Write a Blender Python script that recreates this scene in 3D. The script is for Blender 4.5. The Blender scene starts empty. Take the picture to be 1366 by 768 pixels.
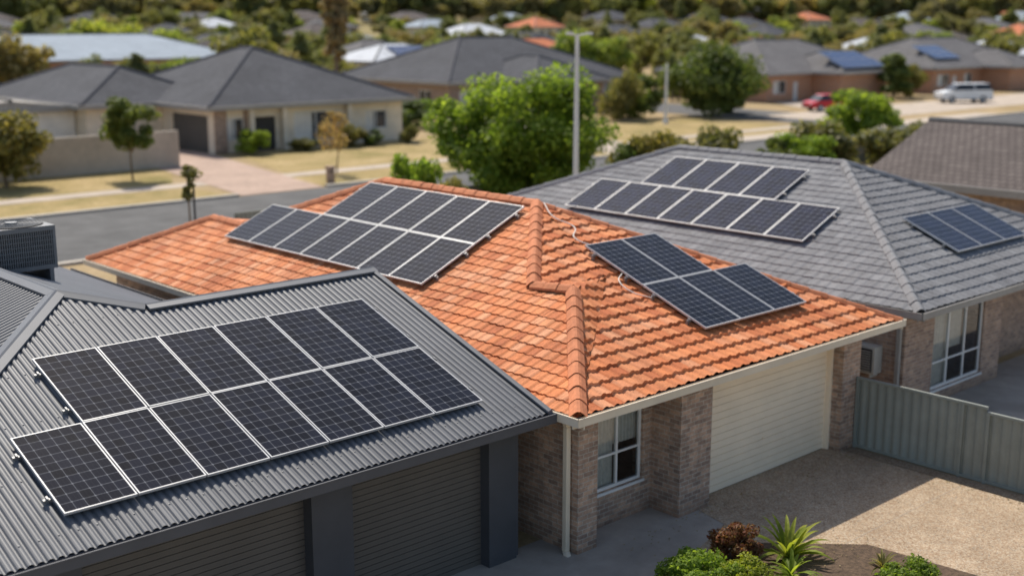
import bpy, bmesh, math, random
import numpy as np
from mathutils import Vector, Matrix
random.seed(7); rng=np.random.default_rng(7)
C=bpy.context.scene.collection
# ------------------------------------------------------------------ materials
def newmat(name):
    m=bpy.data.materials.new(name); m.use_nodes=True
    nt=m.node_tree; nt.nodes.clear()
    o=nt.nodes.new('ShaderNodeOutputMaterial'); b=nt.nodes.new('ShaderNodeBsdfPrincipled')
    nt.links.new(b.outputs[0],o.inputs[0])
    return m,nt,b,o
def N(nt,t,**k):
    n=nt.nodes.new(t)
    for a,v in k.items(): setattr(n,a,v)
    return n
def pos(nt):
    return N(nt,'ShaderNodeNewGeometry').outputs['Position']
def noise(nt,vec,scale,detail=4,rough=.6):
    n=N(nt,'ShaderNodeTexNoise'); n.inputs['Scale'].default_value=scale; n.inputs['Detail'].default_value=detail; n.inputs['Roughness'].default_value=rough
    nt.links.new(vec,n.inputs['Vector']); return n.outputs['Fac']
def ramp(nt,fac,stops):
    r=N(nt,'ShaderNodeValToRGB'); e=r.color_ramp.elements
    while len(e)<len(stops): e.new(.5)
    for i,(p,c) in enumerate(stops):
        e[i].position=p; e[i].color=(*c,1) if len(c)==3 else c
    nt.links.new(fac,r.inputs[0]); return r.outputs[0]
def mul(nt,a,b,fac=1.0,mode='MULTIPLY'):
    m=N(nt,'ShaderNodeMix',data_type='RGBA',blend_type=mode); m.inputs[0].default_value=fac
    for s,v in ((m.inputs[6],a),(m.inputs[7],b)):
        if hasattr(v,'links') or isinstance(v,bpy.types.NodeSocket): nt.links.new(v,s)
        else: s.default_value=(*v,1)
    return m.outputs[2]
def mixf(nt,fac,a,b):
    m=N(nt,'ShaderNodeMix',data_type='RGBA'); nt.links.new(fac,m.inputs[0])
    for s,v in ((m.inputs[6],a),(m.inputs[7],b)):
        if isinstance(v,bpy.types.NodeSocket): nt.links.new(v,s)
        else: s.default_value=(*v,1)
    return m.outputs[2]
def math_(nt,op,a,b=None,c=None):
    m=N(nt,'ShaderNodeMath',operation=op)
    for i,v in enumerate((a,b,c)):
        if v is None: continue
        if isinstance(v,bpy.types.NodeSocket): nt.links.new(v,m.inputs[i])
        else: m.inputs[i].default_value=v
    return m.outputs[0]
def bump(nt,b,h,strength=.3,dist=.02):
    n=N(nt,'ShaderNodeBump'); n.inputs['Strength'].default_value=strength; n.inputs['Distance'].default_value=dist
    nt.links.new(h,n.inputs['Height']); nt.links.new(n.outputs[0],b.inputs['Normal'])
def plain(name,col,rough=.6,var=.12,sc=3.0,metal=0,bmp=0,bsc=60,dirt=.15,spec=.4):
    m,nt,b,o=newmat(name); p=pos(nt)
    n1=ramp(nt,noise(nt,p,sc),[(.3,(1-var,)*3),(.7,(1+var,)*3)])
    n2=ramp(nt,noise(nt,p,.45,6,.7),[(.35,(1-dirt,)*3),(.6,(1,)*3)])
    nt.links.new(mul(nt,mul(nt,col,n1),n2),b.inputs['Base Color'])
    b.inputs['Roughness'].default_value=rough; b.inputs['Metallic'].default_value=metal; b.inputs['Specular IOR Level'].default_value=spec
    if bmp: bump(nt,b,noise(nt,p,bsc),bmp,.01)
    return m
def tilemat(name,cols,rough=.75,stain=.25,spec=.3,lichen=None):
    m,nt,b,o=newmat(name)
    uv=N(nt,'ShaderNodeUVMap').outputs[0]
    fl=N(nt,'ShaderNodeVectorMath',operation='FLOOR'); nt.links.new(uv,fl.inputs[0])
    wn=N(nt,'ShaderNodeTexWhiteNoise',noise_dimensions='2D'); nt.links.new(fl.outputs[0],wn.inputs['Vector'])
    k=len(cols); c=ramp(nt,wn.outputs['Value'],[(i/(k-1),cols[i]) for i in range(k)])
    p=pos(nt)
    s=ramp(nt,noise(nt,p,.7,8,.7),[(.35,(1-stain,1-stain*.95,1-stain*.8)),(.65,(1.05,)*3)])
    f=ramp(nt,noise(nt,p,26,5,.7),[(.3,(.76,)*3),(.7,(1.15,)*3)])
    col=mul(nt,mul(nt,c,s),f)
    if lichen:
        lf=ramp(nt,noise(nt,p,9,8,.75),[(.58,(0,0,0)),(.68,(1,1,1))])
        g=ramp(nt,noise(nt,p,1.1,3,.6),[(.42,(0,0,0)),(.7,(.55,)*3)])
        q=mul(nt,lf,g); col=mixf(nt,q,col,lichen)
    dk=ramp(nt,noise(nt,p,4.2,8,.8),[(.32,(.66,.63,.61)),(.48,(1,1,1))])
    nt.links.new(mul(nt,col,dk),b.inputs['Base Color'])
    b.inputs['Roughness'].default_value=rough; b.inputs['Specular IOR Level'].default_value=spec
    bump(nt,b,noise(nt,p,55,4),.25,.008)
    return m
def bgtile(name,cols,course=.34,stain=.2,w=.32):
    m,nt,b,o=newmat(name); uv=N(nt,'ShaderNodeUVMap').outputs[0]
    br=N(nt,'ShaderNodeTexBrick'); nt.links.new(uv,br.inputs['Vector'])
    br.inputs['Scale'].default_value=1; br.inputs['Brick Width'].default_value=w; br.inputs['Row Height'].default_value=course
    br.inputs['Mortar Size'].default_value=.025; br.inputs['Color1'].default_value=(*cols[0],1); br.inputs['Color2'].default_value=(*cols[1],1)
    br.inputs['Mortar'].default_value=(*[q*.45 for q in cols[0]],1)
    s=ramp(nt,noise(nt,pos(nt),.35,8,.7),[(.35,(1-stain,)*3),(.65,(1.08,)*3)])
    nt.links.new(mul(nt,br.outputs['Color'],s),b.inputs['Base Color']); b.inputs['Roughness'].default_value=.9; b.inputs['Specular IOR Level'].default_value=.12
    return m
def brickmat(name,c1,c2,mortar,var=.3):
    m,nt,b,o=newmat(name); p=pos(nt)
    sp=N(nt,'ShaderNodeSeparateXYZ'); nt.links.new(p,sp.inputs[0])
    u=math_(nt,'ADD',sp.outputs[0],sp.outputs[1]); cb=N(nt,'ShaderNodeCombineXYZ'); nt.links.new(u,cb.inputs[0]); nt.links.new(sp.outputs[2],cb.inputs[1])
    br=N(nt,'ShaderNodeTexBrick'); nt.links.new(cb.outputs[0],br.inputs['Vector'])
    br.inputs['Scale'].default_value=1; br.inputs['Brick Width'].default_value=.24; br.inputs['Row Height'].default_value=.086
    br.inputs['Mortar Size'].default_value=.008; br.inputs['Mortar Smooth'].default_value=.3
    br.inputs['Color1'].default_value=(*c1,1); br.inputs['Color2'].default_value=(*c2,1); br.inputs['Mortar'].default_value=(*mortar,1)
    fl=ramp(nt,noise(nt,p,5.5,6,.8),[(.3,(1-var,)*3),(.7,(1+var,)*3)])
    f2=ramp(nt,noise(nt,p,45,4,.7),[(.3,(.8,)*3),(.7,(1.15,)*3)])
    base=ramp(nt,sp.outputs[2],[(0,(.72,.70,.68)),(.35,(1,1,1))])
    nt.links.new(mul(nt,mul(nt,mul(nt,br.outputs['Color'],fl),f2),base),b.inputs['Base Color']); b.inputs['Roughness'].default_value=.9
    inv=math_(nt,'SUBTRACT',1.0,br.outputs['Fac']); bump(nt,b,inv,.6,.01)
    return m
def leafmat(name,cols,trans=.35,sc=.9):
    m,nt,b,o=newmat(name); g=N(nt,'ShaderNodeNewGeometry')
    c=ramp(nt,g.outputs['Random Per Island'],[(i/(len(cols)-1),cols[i]) for i in range(len(cols))])
    n=ramp(nt,noise(nt,g.outputs['Position'],sc,3),[(.35,(.68,.7,.68)),(.65,(1.25,1.22,1.1))])
    col=mul(nt,c,n)
    oi=N(nt,'ShaderNodeObjectInfo'); oc=ramp(nt,oi.outputs['Random'],[(0,(.8,.85,.85)),(.5,(1,1,1)),(1,(1.3,1.15,.9))])
    col=mul(nt,col,oc)
    nt.links.new(col,b.inputs['Base Color']); b.inputs['Roughness'].default_value=.6; b.inputs['Specular IOR Level'].default_value=.2
    t=N(nt,'ShaderNodeBsdfTranslucent'); nt.links.new(mul(nt,col,(1.7,1.7,.8)),t.inputs[0])
    mx=N(nt,'ShaderNodeMixShader'); mx.inputs[0].default_value=trans
    nt.links.new(b.outputs[0],mx.inputs[1]); nt.links.new(t.outputs[0],mx.inputs[2]); nt.links.new(mx.outputs[0],o.inputs[0])
    return m
def glassmat(name,tint=(.75,.8,.82),k=.28):
    m,nt,b,o=newmat(name); nt.nodes.remove(b)
    t=N(nt,'ShaderNodeBsdfTransparent'); t.inputs[0].default_value=(*tint,1)
    g=N(nt,'ShaderNodeBsdfGlossy'); g.inputs['Roughness'].default_value=.02
    lw=N(nt,'ShaderNodeLayerWeight'); lw.inputs[0].default_value=k
    f=math_(nt,'ADD',lw.outputs['Fresnel'],.08)
    mx=N(nt,'ShaderNodeMixShader'); nt.links.new(f,mx.inputs[0]); nt.links.new(t.outputs[0],mx.inputs[1]); nt.links.new(g.outputs[0],mx.inputs[2]); nt.links.new(mx.outputs[0],o.inputs[0])
    return m
def solarmat(name,cell=(.008,.010,.016),line=(.24,.25,.27),nx=6,ny=10,lw=.03):
    m,nt,b,o=newmat(name); uv=N(nt,'ShaderNodeUVMap').outputs[0]
    sp=N(nt,'ShaderNodeSeparateXYZ'); nt.links.new(uv,sp.inputs[0])
    fx=math_(nt,'FRACT',math_(nt,'MULTIPLY',sp.outputs[0],float(nx))); fy=math_(nt,'FRACT',math_(nt,'MULTIPLY',sp.outputs[1],float(ny)))
    ax=math_(nt,'SUBTRACT',.5,math_(nt,'ABSOLUTE',math_(nt,'SUBTRACT',fx,.5)))
    ay=math_(nt,'SUBTRACT',.5,math_(nt,'ABSOLUTE',math_(nt,'SUBTRACT',fy,.5)))
    l1=math_(nt,'LESS_THAN',math_(nt,'MINIMUM',ax,ay),lw)
    l2=math_(nt,'LESS_THAN',math_(nt,'ADD',ax,ay),.11)
    l=math_(nt,'MAXIMUM',math_(nt,'MULTIPLY',l1,.45),math_(nt,'MULTIPLY',l2,.7))
    bx=math_(nt,'FRACT',math_(nt,'MULTIPLY',fx,3.0)); bl=math_(nt,'MULTIPLY',math_(nt,'LESS_THAN',math_(nt,'ABSOLUTE',math_(nt,'SUBTRACT',bx,.5)),.04),.05)
    l=math_(nt,'MAXIMUM',l,bl)
    sc=N(nt,'ShaderNodeVectorMath',operation='MULTIPLY'); sc.inputs[1].default_value=(nx,ny,1); nt.links.new(uv,sc.inputs[0])
    fl=N(nt,'ShaderNodeVectorMath',operation='FLOOR'); nt.links.new(sc.outputs[0],fl.inputs[0])
    wn=N(nt,'ShaderNodeTexWhiteNoise',noise_dimensions='2D'); nt.links.new(fl.outputs[0],wn.inputs['Vector'])
    cc=mul(nt,cell,ramp(nt,wn.outputs['Value'],[(0,(.7,.7,.7)),(1,(1.5,1.5,1.6))]))
    dust=ramp(nt,noise(nt,pos(nt),1.3,6,.7),[(.45,(0,0,0)),(.85,(.04,.04,.04))])
    col=mixf(nt,l,cc,line); col=mixf(nt,dust,col,(.25,.23,.2))
    nt.links.new(col,b.inputs['Base Color']); b.inputs['Roughness'].default_value=.05; b.inputs['Specular IOR Level'].default_value=.09
    return m

MT={}
MT['orange']=tilemat('terracotta_tile',[(.54,.155,.055),(.72,.24,.085),(.78,.31,.13),(.64,.20,.07),(.80,.37,.19),(.70,.22,.075)],.78,.26,.22,(.46,.34,.24))
MT['orangecap']=plain('terracotta_cap',(.66,.24,.11),.8,.2,8,0,.3,50,.25,.25)
MT['greytile']=tilemat('grey_concrete_tile',[(.185,.185,.19),(.225,.225,.23),(.20,.20,.205),(.25,.25,.255)],.85,.15,.25)
MT['greycap']=plain('grey_cap',(.24,.24,.245),.85,.14,8,0,.3,50,.15,.2)
MT['metal']=plain('charcoal_steel_roofing',(.13,.135,.145),.5,.06,1.2,.0,0,60,.14,.35)
MT['metalcap']=plain('charcoal_steel_flashing',(.14,.147,.16),.5,.06,2,.0,0,60,.1,.35)
MT['dark']=plain('charcoal_render',(.062,.066,.075),.6,.08,2,0,.15,90)
MT['darkdoor']=plain('dark_roller_door',(.105,.095,.083),.55,.06,2)
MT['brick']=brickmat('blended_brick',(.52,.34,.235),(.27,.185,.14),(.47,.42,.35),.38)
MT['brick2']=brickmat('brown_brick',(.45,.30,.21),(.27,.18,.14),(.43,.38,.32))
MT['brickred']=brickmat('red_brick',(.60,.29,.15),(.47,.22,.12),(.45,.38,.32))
MT['cream']=plain('cream_paint',(.76,.66,.51),.5,.05,2,0,0,60,.15)
MT['creamdoor']=plain('cream_garage_door',(.95,.80,.60),.5,.04,1.5,0,.05,200,.06)
MT['creamwall']=plain('cream_render',(.82,.71,.55),.8,.08,2,0,.2,40,.15)
MT['wallbeige']=plain('beige_block_wall',(.55,.47,.38),.85,.08,2,0,.2,40,.2)
MT['whitewall']=plain('white_render',(.82,.78,.71),.8,.05,2)
MT['white']=plain('white_frame',(.80,.79,.76),.4,.03)
MT['alu']=plain('aluminium_frame',(.55,.55,.55),.5,.05,4,.2)
MT['gal']=plain('galvanised',(.30,.30,.30),.5,.1,8,.4)
MT['black']=plain('black_plastic',(.015,.015,.016),.5)
MT['dkgrey']=plain('dark_grey_gutter',(.09,.092,.1),.55,.06,3,0,0,60,.1,.25)
MT['grgutter']=plain('stone_gutter',(.34,.32,.29),.6,.06)
MT['curtain']=plain('curtain',(.78,.73,.65),.9,.12,14)
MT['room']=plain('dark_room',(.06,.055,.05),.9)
MT['glass']=glassmat('window_glass')
MT['solar']=solarmat('solar_cells')
MT['solar2']=solarmat('solar_cells_fine',(.009,.012,.024),(.19,.21,.25),6,9,.035)
MT['solarblue']=solarmat('solar_cells_blue',(.014,.035,.10),(.16,.2,.28),6,9,.04)
MT['fence']=plain('sage_steel_fence',(.29,.305,.265),.6,.06,1.5,.0,0,60,.2,.25)
MT['acunit']=plain('ac_grey',(.17,.175,.18),.5,.08,6,.1)
MT['acwhite']=plain('ac_cream',(.6,.58,.52),.5,.06)
MT['bark']=plain('bark',(.20,.15,.10),.95,.3,6,0,.6,20)
MT['pole']=plain('galvanised_pole',(.72,.72,.70),.5,.06,4,.0)
MT['asphalt']=plain('asphalt',(.12,.118,.115),.9,.12,.8,0,.4,120,.25,.2)
MT['concrete']=plain('concrete',(.49,.41,.33),.9,.1,1.2,0,.2,60,.2,.2)
MT['kerb']=plain('kerb_concrete',(.46,.41,.34),.9,.1,2,0,.2,60)
MT['pavers']=plain('brick_pavers',(.44,.32,.25),.9,.12,3,0,.2,40,.2,.2)
MT['soil']=plain('garden_mulch',(.10,.065,.04),.95,.5,14,0,.9,30)
MT['path']=plain('grey_concrete',(.40,.345,.285),.9,.12,1.3,0,.25,80,.25,.2)
def grassmat(name,a,b_,c,sc=.12):
    m,nt,b,o=newmat(name); p=pos(nt)
    c1=ramp(nt,noise(nt,p,sc,8,.7),[(.3,a),(.5,b_),(.68,c)])
    c2=ramp(nt,noise(nt,p,4,6,.8),[(.3,(.7,)*3),(.7,(1.25,)*3)])
    nt.links.new(mul(nt,c1,c2),b.inputs['Base Color']); b.inputs['Roughness'].default_value=.95; b.inputs['Specular IOR Level'].default_value=.1
    bump(nt,b,noise(nt,p,14,6),.6,.06); return m
MT['ground']=grassmat('dry_ground',(.25,.18,.08),(.35,.26,.14),(.44,.33,.20))
MT['grass']=grassmat('lawn_grass',(.19,.17,.055),(.35,.265,.12),(.46,.345,.18),.25)
MT['forest']=grassmat('forest_floor',(.16,.14,.06),(.24,.20,.09),(.36,.29,.15),.03)
def aggmat(name,k=1):
    m,nt,b,o=newmat(name); p=pos(nt)
    v=N(nt,'ShaderNodeTexVoronoi'); v.inputs['Scale'].default_value=38; nt.links.new(p,v.inputs['Vector'])
    sp=N(nt,'ShaderNodeSeparateColor'); nt.links.new(v.outputs['Color'],sp.inputs[0])
    K=lambda *c: tuple(q*k for q in c)
    c=ramp(nt,sp.outputs[0],[(0,K(.28,.19,.12)),(.3,K(.38,.275,.18)),(.6,K(.43,.33,.225)),(.85,K(.50,.41,.30)),(1,K(.26,.21,.16))])
    s=ramp(nt,noise(nt,p,.8,8,.7),[(.32,(.76,.74,.72)),(.62,(1.05,1.05,1.05))])
    s2=ramp(nt,noise(nt,p,7,6,.7),[(.3,(.86,)*3),(.7,(1.08,)*3)])
    nt.links.new(mul(nt,mul(nt,c,s),s2),b.inputs['Base Color']); b.inputs['Roughness'].default_value=.9; b.inputs['Specular IOR Level'].default_value=.2
    bump(nt,b,v.outputs['Distance'],.4,.005); return m
MT['agg']=aggmat('exposed_aggregate'); MT['pebble']=aggmat('pebbles',.7)
MT['leafA']=leafmat('leaf_bright_green',[(.10,.16,.022),(.15,.225,.032),(.20,.28,.05),(.26,.33,.07)],.5)
MT['leafB']=leafmat('leaf_dark_green',[(.06,.095,.028),(.09,.13,.036),(.125,.16,.05),(.165,.19,.06)],.36)
MT['leafC']=leafmat('leaf_olive',[(.10,.105,.038),(.145,.15,.055),(.20,.19,.075),(.26,.23,.11)],.38)
MT['leafD']=leafmat('leaf_dry',[(.24,.18,.11),(.32,.25,.15),(.38,.30,.19),(.24,.20,.10)],.3)
MT['leafR']=leafmat('leaf_bronze',[(.12,.04,.022),(.18,.07,.04),(.13,.09,.035),(.24,.11,.06)],.3)
MT['leafY']=leafmat('leaf_lime',[(.12,.17,.02),(.18,.24,.03),(.25,.30,.05),(.30,.33,.07)],.45)
MT['farA']=leafmat('leaf_far_green',[(.12,.14,.055),(.165,.185,.075),(.20,.21,.09),(.25,.245,.12)],.42,.2)  # far foliage colours are lightened to carry distance haze
MT['farB']=leafmat('leaf_far_olive',[(.16,.155,.08),(.21,.195,.10),(.26,.23,.12),(.31,.26,.16)],.42,.2)
MT['farC']=leafmat('leaf_far_lime',[(.16,.22,.05),(.21,.27,.06),(.27,.32,.09),(.31,.33,.11)],.48,.2)

# ------------------------------------------------------------------ mesh helpers
def empty(name,loc=(0,0,0)):
    e=bpy.data.objects.new(name,None); e.location=loc; e.empty_display_size=.3; C.objects.link(e); return e
def mobj(name,verts,faces,mat,parent=None,uv=None,smooth=False):
    me=bpy.data.meshes.new(name); me.from_pydata([tuple(v) for v in verts],[],faces)
    if uv is not None:
        l=me.uv_layers.new(name='UVMap')
        for p in me.polygons:
            for li,vi in zip(p.loop_indices,p.vertices): l.data[li].uv=uv[vi]
    mats=mat if isinstance(mat,(list,tuple)) else [mat]
    for m in mats: me.materials.append(m)
    if smooth:
        for p in me.polygons: p.use_smooth=True
    o=bpy.data.objects.new(name,me); C.objects.link(o)
    if parent: o.parent=parent
    return o
class MB:
    def __init__(s): s.v=[];s.f=[];s.m=[]
    def box(s,x0,x1,y0,y1,z0,z1,mi=0):
        b=len(s.v)
        s.v+=[(x0,y0,z0),(x1,y0,z0),(x1,y1,z0),(x0,y1,z0),(x0,y0,z1),(x1,y0,z1),(x1,y1,z1),(x0,y1,z1)]
        s.f+=[(b,b+3,b+2,b+1),(b+4,b+5,b+6,b+7),(b,b+1,b+5,b+4),(b+1,b+2,b+6,b+5),(b+2,b+3,b+7,b+6),(b+3,b,b+4,b+7)]; s.m+=[mi]*6
    def obox(s,O,U,V,W,mi=0):
        O,U,V,W=map(Vector,(O,U,V,W)); b=len(s.v)
        s.v+=[O,O+U,O+U+V,O+V,O+W,O+U+W,O+U+V+W,O+V+W]
        s.f+=[(b,b+3,b+2,b+1),(b+4,b+5,b+6,b+7),(b,b+1,b+5,b+4),(b+1,b+2,b+6,b+5),(b+2,b+3,b+7,b+6),(b+3,b,b+4,b+7)]; s.m+=[mi]*6
    def cyl(s,p0,p1,r0,r1=None,n=10,mi=0):
        r1=r0 if r1 is None else r1
        p0=Vector(p0);p1=Vector(p1);d=(p1-p0).normalized(); a=d.orthogonal().normalized(); c=d.cross(a); b=len(s.v)
        for p,r in ((p0,r0),(p1,r1)):
            for i in range(n):
                t=2*math.pi*i/n; s.v.append(p+a*r*math.cos(t)+c*r*math.sin(t))
        for i in range(n): s.f.append((b+i,b+(i+1)%n,b+n+(i+1)%n,b+n+i)); s.m.append(mi)
        s.f.append(tuple(b+n-1-i for i in range(n))); s.f.append(tuple(b+n+i for i in range(n))); s.m+=[mi,mi]
    def poly(s,pts,mi=0):
        b=len(s.v); s.v+=list(pts); s.f.append(tuple(range(b,b+len(pts)))); s.m.append(mi)
    def done(s,name,mats,parent=None,bevel=0):
        o=mobj(name,s.v,s.f,mats,parent)
        o.data.polygons.foreach_set('material_index',s.m)
        if bevel:
            md=o.modifiers.new('bevel','BEVEL'); md.width=bevel; md.segments=2; md.limit_method='ANGLE'
        return o
def box(name,x0,x1,y0,y1,z0,z1,mat,parent=None,bevel=0):
    b=MB(); b.box(x0,x1,y0,y1,z0,z1); return b.done(name,[mat],parent,bevel)
def sheet(name,pts,z,mat,parent=None):
    return mobj(name,[(x,y,z) for x,y in pts],[tuple(range(len(pts)))],mat,parent)

def clip(bm,poly):
    n=len(poly)
    cx=sum(p[0] for p in poly)/n; cy=sum(p[1] for p in poly)/n
    for i in range(n):
        a=poly[i]; b=poly[(i+1)%n]; dx,dy=b[0]-a[0],b[1]-a[1]
        nx,ny=dy,-dx
        if nx*(cx-a[0])+ny*(cy-a[1])>0: nx,ny=-nx,-ny
        bmesh.ops.bisect_plane(bm,geom=bm.verts[:]+bm.edges[:]+bm.faces[:],plane_co=(a[0],a[1],0),plane_no=(nx,ny,0),clear_outer=True)
def roof_surface(name,poly,plane,axis,kind,mat,parent,v0,tw=.30,ch=.36,step=.035,roll=.022):
    a,b,c=plane; xs=[p[0] for p in poly]; ys=[p[1] for p in poly]
    slope=b if axis=='x' else c; sg=1 if slope>0 else -1; cs=1/math.sqrt(1+slope*slope)
    if axis=='y': ur=(min(xs),max(xs)); vr=(min(ys),max(ys))
    else: ur=(min(ys),max(ys)); vr=(min(xs),max(xs))
    if kind=='tile':
        nu0=math.floor(ur[0]/tw); nu1=math.ceil(ur[1]/tw); k=8; ix=np.arange(nu0*k,nu1*k+1)
        us=ix/k*tw; hu=roll*np.where((ix%k)<=4, np.sin(np.pi*(ix%k)/4),0.0)-roll*.15*np.where((ix%k)==7,3,0)
        ss=np.array([0,.3,.65,.985]); chp=ch*cs
        d0=min(sg*(vr[0]-v0),sg*(vr[1]-v0)); d1=max(sg*(vr[0]-v0),sg*(vr[1]-v0))
        c0=math.floor(d0/chp)-1; c1=math.ceil(d1/chp)+1
        vv=[];hv=[];cv=[]
        for q in range(c0,c1):
            for s_ in ss: vv.append(q*chp+s_*chp); hv.append(step*(1-s_)); cv.append(q+s_)
        vv=np.array(vv); hv=np.array(hv); cv=np.array(cv)
    else:
        k=6; nu0=math.floor(ur[0]/tw); nu1=math.ceil(ur[1]/tw); idx=np.arange(nu0*k,nu1*k+1); us=idx/k*tw
        pr=np.array([0,.0,.75,1,1,.75])*roll; hu=pr[idx%k]
        d0=min(sg*(vr[0]-v0),sg*(vr[1]-v0)); d1=max(sg*(vr[0]-v0),sg*(vr[1]-v0))
        vv=np.linspace(d0,d1,6); hv=np.zeros(6); cv=vv
    U,V=np.meshgrid(us,v0+sg*vv); Hh=np.meshgrid(hu,hv)
    if kind=='tile':
        ci=np.floor(cv+1e-6).astype(int)
        tix=np.floor(us/tw+1e-6).astype(int); tix=tix-tix.min(); cix=ci-ci.min()
        R_=np.random.default_rng(11).normal(0,.0035,(cix.max()+1,tix.max()+1)); jit=R_[cix][:,tix]
    else: jit=0
    hh=Hh[0]+Hh[1]+jit
    X,Y=(U,V) if axis=='y' else (V,U)
    sag=.012*np.sin(X*.9+1)*np.cos(Y*.7)
    Z=a+b*X+c*Y+hh+(sag if kind=='tile' else 0)
    nr,nc=X.shape
    verts=np.stack([X.ravel(),Y.ravel(),Z.ravel()],1)
    i=np.arange(nr*nc).reshape(nr,nc)
    q=np.stack([i[:-1,:-1],i[:-1,1:],i[1:,1:],i[1:,:-1]],-1).reshape(-1,4)
    fu,fv=U/tw,np.repeat(cv[:,None],nc,1)
    me=bpy.data.meshes.new(name); me.from_pydata(verts.tolist(),[],q.tolist())
    l=me.uv_layers.new(name='UVMap')
    fu2=np.minimum.reduce([fu[:-1,:-1],fu[:-1,1:]]).reshape(-1)+.03; fv2=fv[:-1,:-1].reshape(-1)+.005
    uvs=np.repeat(np.stack([fu2,fv2],1),4,axis=0).ravel().astype(np.float32)
    l.data.foreach_set('uv',uvs)
    bm=bmesh.new(); bm.from_mesh(me); clip(bm,poly); bmesh.ops.recalc_face_normals(bm,faces=bm.faces[:])
    up=sum(f.normal.z for f in bm.faces)
    if up<0: bmesh.ops.reverse_faces(bm,faces=bm.faces[:])
    bm.to_mesh(me); bm.free(); me.materials.append(mat)
    o=bpy.data.objects.new(name,me); C.objects.link(o); o.parent=parent
    return o
def plane3(p,q,r):
    p,q,r=map(Vector,(p,q,r)); n=(q-p).cross(r-p); b=-n.x/n.z; c=-n.y/n.z; return (p.z-b*p.x-c*p.y,b,c)
def caps(name,p0,p1,mat,parent,r=.14,seg=.42,lift=.02,flare=1.06):
    p0=Vector(p0);p1=Vector(p1);L=(p1-p0).length; n=max(1,round(L/seg)); d=(p1-p0)/n; dn=d.normalized()
    side=dn.cross(Vector((0,0,1))).normalized(); up=side.cross(dn)
    prof=[(-1.0,-.42),(-.96,-.1),(-.45,.42),(-.18,.60),(.18,.60),(.45,.42),(.96,-.1),(1.0,-.42)]; K=len(prof)-1
    v=[];f=[]
    for i in range(n):
        jt=random.uniform(-.005,.005); js=random.uniform(-.006,.006)
        for e,(t,rr,h) in enumerate(((0,r*flare,lift+.012),(1.03,r,lift))):
            for rk in (rr,rr-.018):
                for (sx,sz) in prof: v.append(p0+d*(i+t)+side*(rk*sx+js)+up*(rk*sz+h+jt))
        b=i*4*(K+1)
        for k in range(K):
            f.append((b+k,b+k+1,b+2*(K+1)+k+1,b+2*(K+1)+k))
            f.append((b+k,b+(K+1)+k,b+(K+1)+k+1,b+k+1))
            f.append((b+2*(K+1)+k,b+2*(K+1)+k+1,b+3*(K+1)+k+1,b+3*(K+1)+k))
    return mobj(name,v,f,mat,parent,smooth=False)
def metalcap(name,p0,p1,s0,s1,mat,parent,w=.2):
    p0=Vector(p0);p1=Vector(p1);dn=(p1-p0).normalized(); side=dn.cross(Vector((0,0,1))).normalized()
    v=[];prof=[(-w,-s0-.0,),(-w,-s0+.03),(-.03,.035),(0,.055),(.03,.035),(w,-s1+.03),(w,-s1)]
    for p in (p0,p1):
        for x,z in prof: v.append(p+side*x+Vector((0,0,z)))
    n=len(prof); f=[(i,i+1,n+i+1,n+i) for i in range(n-1)]+[tuple(range(n)),tuple(range(2*n-1,n-1,-1))]
    return mobj(name,v,f,mat,parent)
def gutter(name,p0,p1,out,mat,parent,z,h=.14,w=.12,fascia=True):
    b=MB(); d=Vector((p1[0]-p0[0],p1[1]-p0[1],0)); O=Vector((p0[0],p0[1],z)); ov=Vector((out[0],out[1],0))
    b.obox(O+Vector((0,0,-h)),d,ov*w,(0,0,.01))
    b.obox(O+ov*(w-.008)+Vector((0,0,-h)),d,ov*.012,(0,0,h+.005))
    b.obox(O+ov*(w-.012)+Vector((0,0,-.012)),d,ov*.026,(0,0,.022))
    b.obox(O-ov*.03+Vector((0,0,-h-.05)),d,ov*.028,(0,0,h+.03))
    return b.done(name,[mat],parent)

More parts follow.
